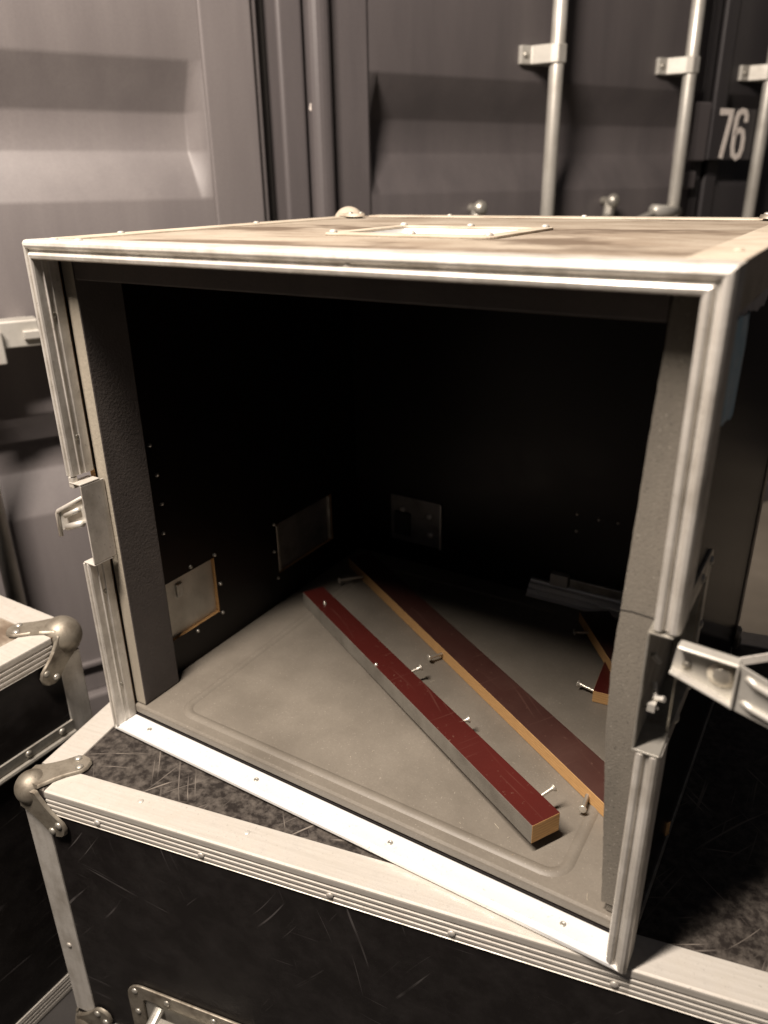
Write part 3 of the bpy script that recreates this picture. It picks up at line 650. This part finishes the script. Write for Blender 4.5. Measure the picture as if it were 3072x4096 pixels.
# --- left latch: dish wall in the notch, hook plate swung outwards
b = BM(); box(b, (0.0185, 0.0006, 0.2150), (0.0200, 0.0290, 0.3005)); box(b, (0.0030, 0.0006, 0.3006), (0.0200, 0.0240, 0.3024)); box(b, (0.0030, 0.0006, 0.2130), (0.0200, 0.0240, 0.2148))
ldish = obj('latch_dish', b, 'aluminium', up, bevel=0.0007)
out = rounded(0.030, 0.198, 0.108, 0.322, 0.010); inn = rounded(0.0305, 0.214, 0.098, 0.306, 0.002)
b = BM(); frame_plate(b, out, inn, (0.0014, 0, 0), Y_, Z_, -0.0024); obj('dish_flange', b, 'zinc', ldish)
b = BM(); poly(b, [(0.014, 0.2845), (-0.0262, 0.2630), (-0.0262, 0.2420), (0.016, 0.2600)], (0, 0.0035, 0), X_, Z_, -0.0015)
lh = obj('latch_hook', b, 'galvanised', up, bevel=0.0005)
b = BM(); tube(b, [(0.0165, 0.0028, 0.2875), (-0.0255, 0.0022, 0.2648), (-0.0272, 0.0018, 0.2615), (-0.0275, 0.0018, 0.2365)], 0.0022, 10); obj('hook_rim', b, 'aluminium', lh, smooth=True)
b = BM(); tube(b, [(0.010, 0.001, 0.2740), (-0.013, 0.001, 0.2625)], 0.0026, 10); obj('hook_rib', b, 'galvanised', lh, smooth=True)
b = BM(); tube(b, [(0.012, 0.001, 0.2595), (-0.013, 0.001, 0.2500)], 0.0036, 10); obj('hook_rib', b, 'galvanised', lh, smooth=True)
b = BM(); box(b, (0.0022, 0.0010, 0.2960), (0.0095, 0.0070, 0.3080)); obj('latch_lug', b, 'aluminium', ldish, bevel=0.001)
# --- right latch: open dish, flange on the side, hook arm swung outwards
b = BM()
box(b, (0.5608, 0.0004, 0.2150), (0.5624, 0.0995, 0.3050)); box(b, (0.5608, 0.0004, 0.3051), (0.5764, 0.0995, 0.3066)); box(b, (0.5608, 0.0004, 0.2132), (0.5790, 0.0995, 0.2149)); box(b, (0.5626, 0.0980, 0.2152), (0.5764, 0.0995, 0.3048))
rdish = obj('latch_dish', b, 'zinc', up, bevel=0.0005)
out = rounded(0.0290, 0.198, 0.116, 0.3235, 0.012); inn = rounded(0.0295, 0.214, 0.100, 0.306, 0.002)
b = BM(); frame_plate(b, out, inn, (0.5766, 0, 0), Y_, Z_, 0.0018); obj('dish_flange', b, 'zinc', rdish)
for y, z in ((0.074, 0.3145), (0.106, 0.3145), (0.108, 0.26), (0.106, 0.206), (0.06, 0.206)): rivet(rdish, (0.5784, y, z), X_, 0.004, 0.0022)
b = BM(); tube(b, [(0.5636, 0.016, 0.282), (0.5680, 0.018, 0.276)], 0.002, 8); tube(b, [(0.566, 0.02, 0.258), (0.569, 0.012, 0.252), (0.5755, 0.010, 0.254)], 0.0022, 8); tube(b, [(0.5635, 0.014, 0.241), (0.572, 0.010, 0.2455)], 0.0011, 8); box(b, (0.566, 0.006, 0.2440), (0.571, 0.014, 0.2500))
obj('latch_spring', b, 'galvanised', rdish)
# arm
b = BM()
pa = [(0.5770, 0.2820), (0.5790, 0.3020), (0.5960, 0.3030), (0.6150, 0.2990), (0.6150, 0.2720), (0.5960, 0.2765)]
poly(b, pa, (0, 0.0060, 0), X_, Z_, 0.0016)
ra = obj('latch_arm', b, 'galvanised', up, bevel=0.0005)
b = BM(); prism(b, [(0, 0), (0.0018, 0), (0.0018, 0.0085), (0.0008, 0.0098), (-0.0010, 0.0090), (0, 0.0072)], (0.5800, 0.0065, 0.3022), (0.06, 0, 1), (0,-1,0), V((0.0355, 0, -0.0022)).normalized(), 0.0355); obj('arm_flange', b, 'galvanised', ra, bevel=0.0006)
b = BM(); prism(b, [(0, 0), (-0.0018, 0), (-0.0018, 0.0085), (-0.0008, 0.0098), (0.0010, 0.0090), (0, 0.0072)], (0.5775, 0.0065, 0.2842), (0.25, 0, 1), (0,-1,0), V((0.0375, 0, -0.0125)).normalized(), 0.0395); obj('arm_flange', b, 'galvanised', ra, bevel=0.0006)
b = BM(); poly(b, [(0.6152, 0.3015), (0.6450, 0.2900), (0.6900, 0.2800), (0.6900, 0.2520), (0.6450, 0.2610), (0.6152, 0.2690)], (0, 0.0010, 0), X_, Z_, 0.0016)
box(b, (0.6143, -0.0030, 0.2700), (0.6160, 0.0060, 0.3000)); obj('arm_plate', b, 'galvanised', ra, bevel=0.0006)
for dz in (0.0, -0.0175):
    b = BM(); tube(b, [(0.6205, 0.0006, 0.2935 + dz), (0.6260, -0.0014, 0.2905 + dz*0.96), (0.6500, -0.0018, 0.2815 + dz*0.9), (0.6900, -0.0018, 0.2735 + dz*0.85)], 0.0022, 10); obj('arm_rib', b, 'galvanised', ra, smooth=True)
b = BM(); lathe(b, [(0.0088, 0.0), (0.0088, 0.0008), (0.0060, 0.0010), (0.0060, 0.0024), (0.0050, 0.0031), (0.0, 0.0033)], (0.6068, 0.0044, 0.2880), (0, -1, 0), 18); obj('bolt', b, 'screw_steel', ra, smooth=True)
b = BM(); lathe(b, [(0.0030, 0.0), (0.0028, 0.0012), (0.0, 0.0016)], (0.5860, 0.0044, 0.2880), (0, -1, 0), 14); obj('bolt', b, 'zinc', ra, smooth=True)
b = BM(); prism(b, [(0, 0), (0, 0.0012), (0.0065, 0.0012), (0.0065, 0)], (0.6000, 0.0300, 0.2735), Z_, Y_, V((0.06, 0, 0.034)).normalized(), 0.075); obj('latch_wing', b, 'aluminium', ra, bevel=0.0004)
# --- torn stickers on the right side, near the top
def torn(pts, name, mat, x, lab):
    b = BM(); q = []
    for (a, c), (d, e) in zip(pts, pts[1:] + pts[:1]):
        for k in range(4):
            t = k / 4; q.append((a + (d-a)*t + random.uniform(-.0016, .0016), c + (e-c)*t + random.uniform(-.0016, .0016)))
    poly(b, q, (x, 0, 0), Y_, Z_, 0.0004); return obj(name, b, mat, up, label=lab)
torn([(0.034, 0.434), (0.060, 0.428), (0.098, 0.424), (0.105, 0.470), (0.098, 0.492), (0.064, 0.494), (0.034, 0.490)], 'sticker', 'sticker_blue', 0.5767, 'torn blue-grey sticker')
torn([(0.034, 0.494), (0.10, 0.490), (0.17, 0.484), (0.20, 0.4965), (0.034, 0.4965)], 'sticker', 'sticker_grey', 0.5767, 'torn grey sticker')

# ================================================================== planks lying on the floor tray
def plank(label, p0, p1, wd, th, top='red_film', edge_l='ply_edge', screws=(), tips=()):
    """p0,p1: bottom edge on the viewer's side, near end first; the board spreads to its right-hand far side"""
    p0, p1 = V(p0), V(p1); L = (p1 - p0).length; x = (p1 - p0).normalized()
    y = V((0,0,1)).cross(x).normalized(); y = -y if y.dot(V((0.5, 0.87, 0))) < 0 else y; z = x.cross(y); 
    flip = z.z < 0
    if flip: z = -z
    t = thing('plank', label, 'plank', p0, 0, 'offcut planks in the open case'); 
    mw = Matrix((x, y, z)).transposed()
    t.rotation_euler = (0, 0, 0)
    def P(a, c, e): return x*a + y*c + z*e
    b = BM(); vs = [b.verts.new((a, c, e)) for a, c, e in ((0,0,0),(L,0,0),(L,wd,0),(0,wd,0),(0,0,th),(L,0,th),(L,wd,th),(0,wd,th))]
    for f, mi in (((0,3,2,1),0),((4,5,6,7),0),((0,1,5,4),2),((1,2,6,5),1),((2,3,7,6),1),((3,0,4,7),1)): b.faces.new([vs[k] for k in f]).material_index = mi
    o = obj('board', b, [top, 'ply_edge', edge_l], t, bevel=0.0007)
    o.matrix_local = mw.to_4x4()
    if flip: o.matrix_local = Matrix((x, y, z)).transposed().to_4x4()
    for (a, side, hgt, ln, tilt) in screws:
        base = P(a, 0 if side < 0 else wd, hgt); d = (y*side + x*tilt[0] + z*tilt[1]).normalized()
        prof = [(0.0016, -0.003)] 
        n = int(ln/0.0022)
        for k in range(n): prof += [(0.0014, k*0.0022), (0.0021, k*0.0022+0.0010)]
        prof += [(0.0016, ln-0.001), (0.0040, ln+0.0016), (0.0042, ln+0.0024), (0.0030, ln+0.0030), (0.0, ln+0.0026)]
        b = BM(); lathe(b, prof, base, d, 12); obj('screw', b, 'screw_steel', t, smooth=True)
    for (a, c, hh) in tips:
        b = BM(); lathe(b, [(0.0020, -0.001), (0.0020, hh*0.5), (0.0, hh)], P(a, c, th), z + x*0.5, 10); obj('screw_tip', b, 'screw_steel', t, smooth=True)
    return t
plank('near dark red plank with a grey painted side, its plywood end towards the viewer', (0.4795, 0.0555, 0.0335), (0.0440, 0.3030, 0.0228), 0.0315, 0.0205, 'red_film', 'grey_paint',
      [(0.265, 1, 0.012, 0.015, (-0.15, 0.25)), (0.160, 1, 0.011, 0.010, (-0.2, 0.15)), (0.030, 1, 0.013, 0.016, (-0.1, 0.35))], [(0.452, 0.012, 0.006), (0.288, 0.002, 0.003)])
plank('long plank beside it with a bare pale plywood edge and a dusty red top', (0.5590, 0.1065, ZF + 0.0003), (0.0330, 0.4330, ZF + 0.0003), 0.0385, 0.0160, 'red_film_dusty', 'ply_edge',
      [(0.565, -1, 0.008, 0.036, (0.05, 0.05)), (0.335, -1, 0.008, 0.018, (-0.05, 0.05)), (0.066, -1, 0.008, 0.019, (-0.74, 0.05))])
plank('short dark plank at the back right, resting over another', (0.4990, 0.2900, 0.0400), (0.3920, 0.4520, 0.0230), 0.040, 0.0150, 'red_film_dusty', 'ply_edge', [(0.150, -1, 0.007, 0.016, (0.1, 0.0))])
plank('plank stub under another at the back right, plywood end towards the viewer', (0.4600, 0.2935, ZF + 0.0003), (0.4530, 0.3700, ZF + 0.0003), 0.045, 0.0150, 'red_film', 'ply_edge', [(0.010, -1, 0.008, 0.018, (0.2, 0.1))])
# debris on the tray: splinters and grit
b = BM()
for k in range(34):
    x, y = random.uniform(0.03, 0.54), random.uniform(0.03, 0.30); a = random.uniform(0, 3.14); l = random.choice((0.0008, 0.001, 0.0012, 0.0035)); h = 0.0004
    d = V((math.cos(a), math.sin(a), 0)) * l; n = V((-d.y, d.x, 0)).normalized() * 0.0004; c = V((x, y, ZF + 0.0004))
    vs = [b.verts.new(c + q) for q in (d + n, d - n, -d - n, -d + n)] + [b.verts.new(c + V((0, 0, h)))]
    for q in range(4): b.faces.new((vs[q], vs[(q+1) % 4], vs[4]))
gr = obj('grit', b, 'foam_pale'); gr['kind'] = 'stuff'; gr['label'] = 'wood splinters and grit scattered over the grey tray'; gr['category'] = 'grit'
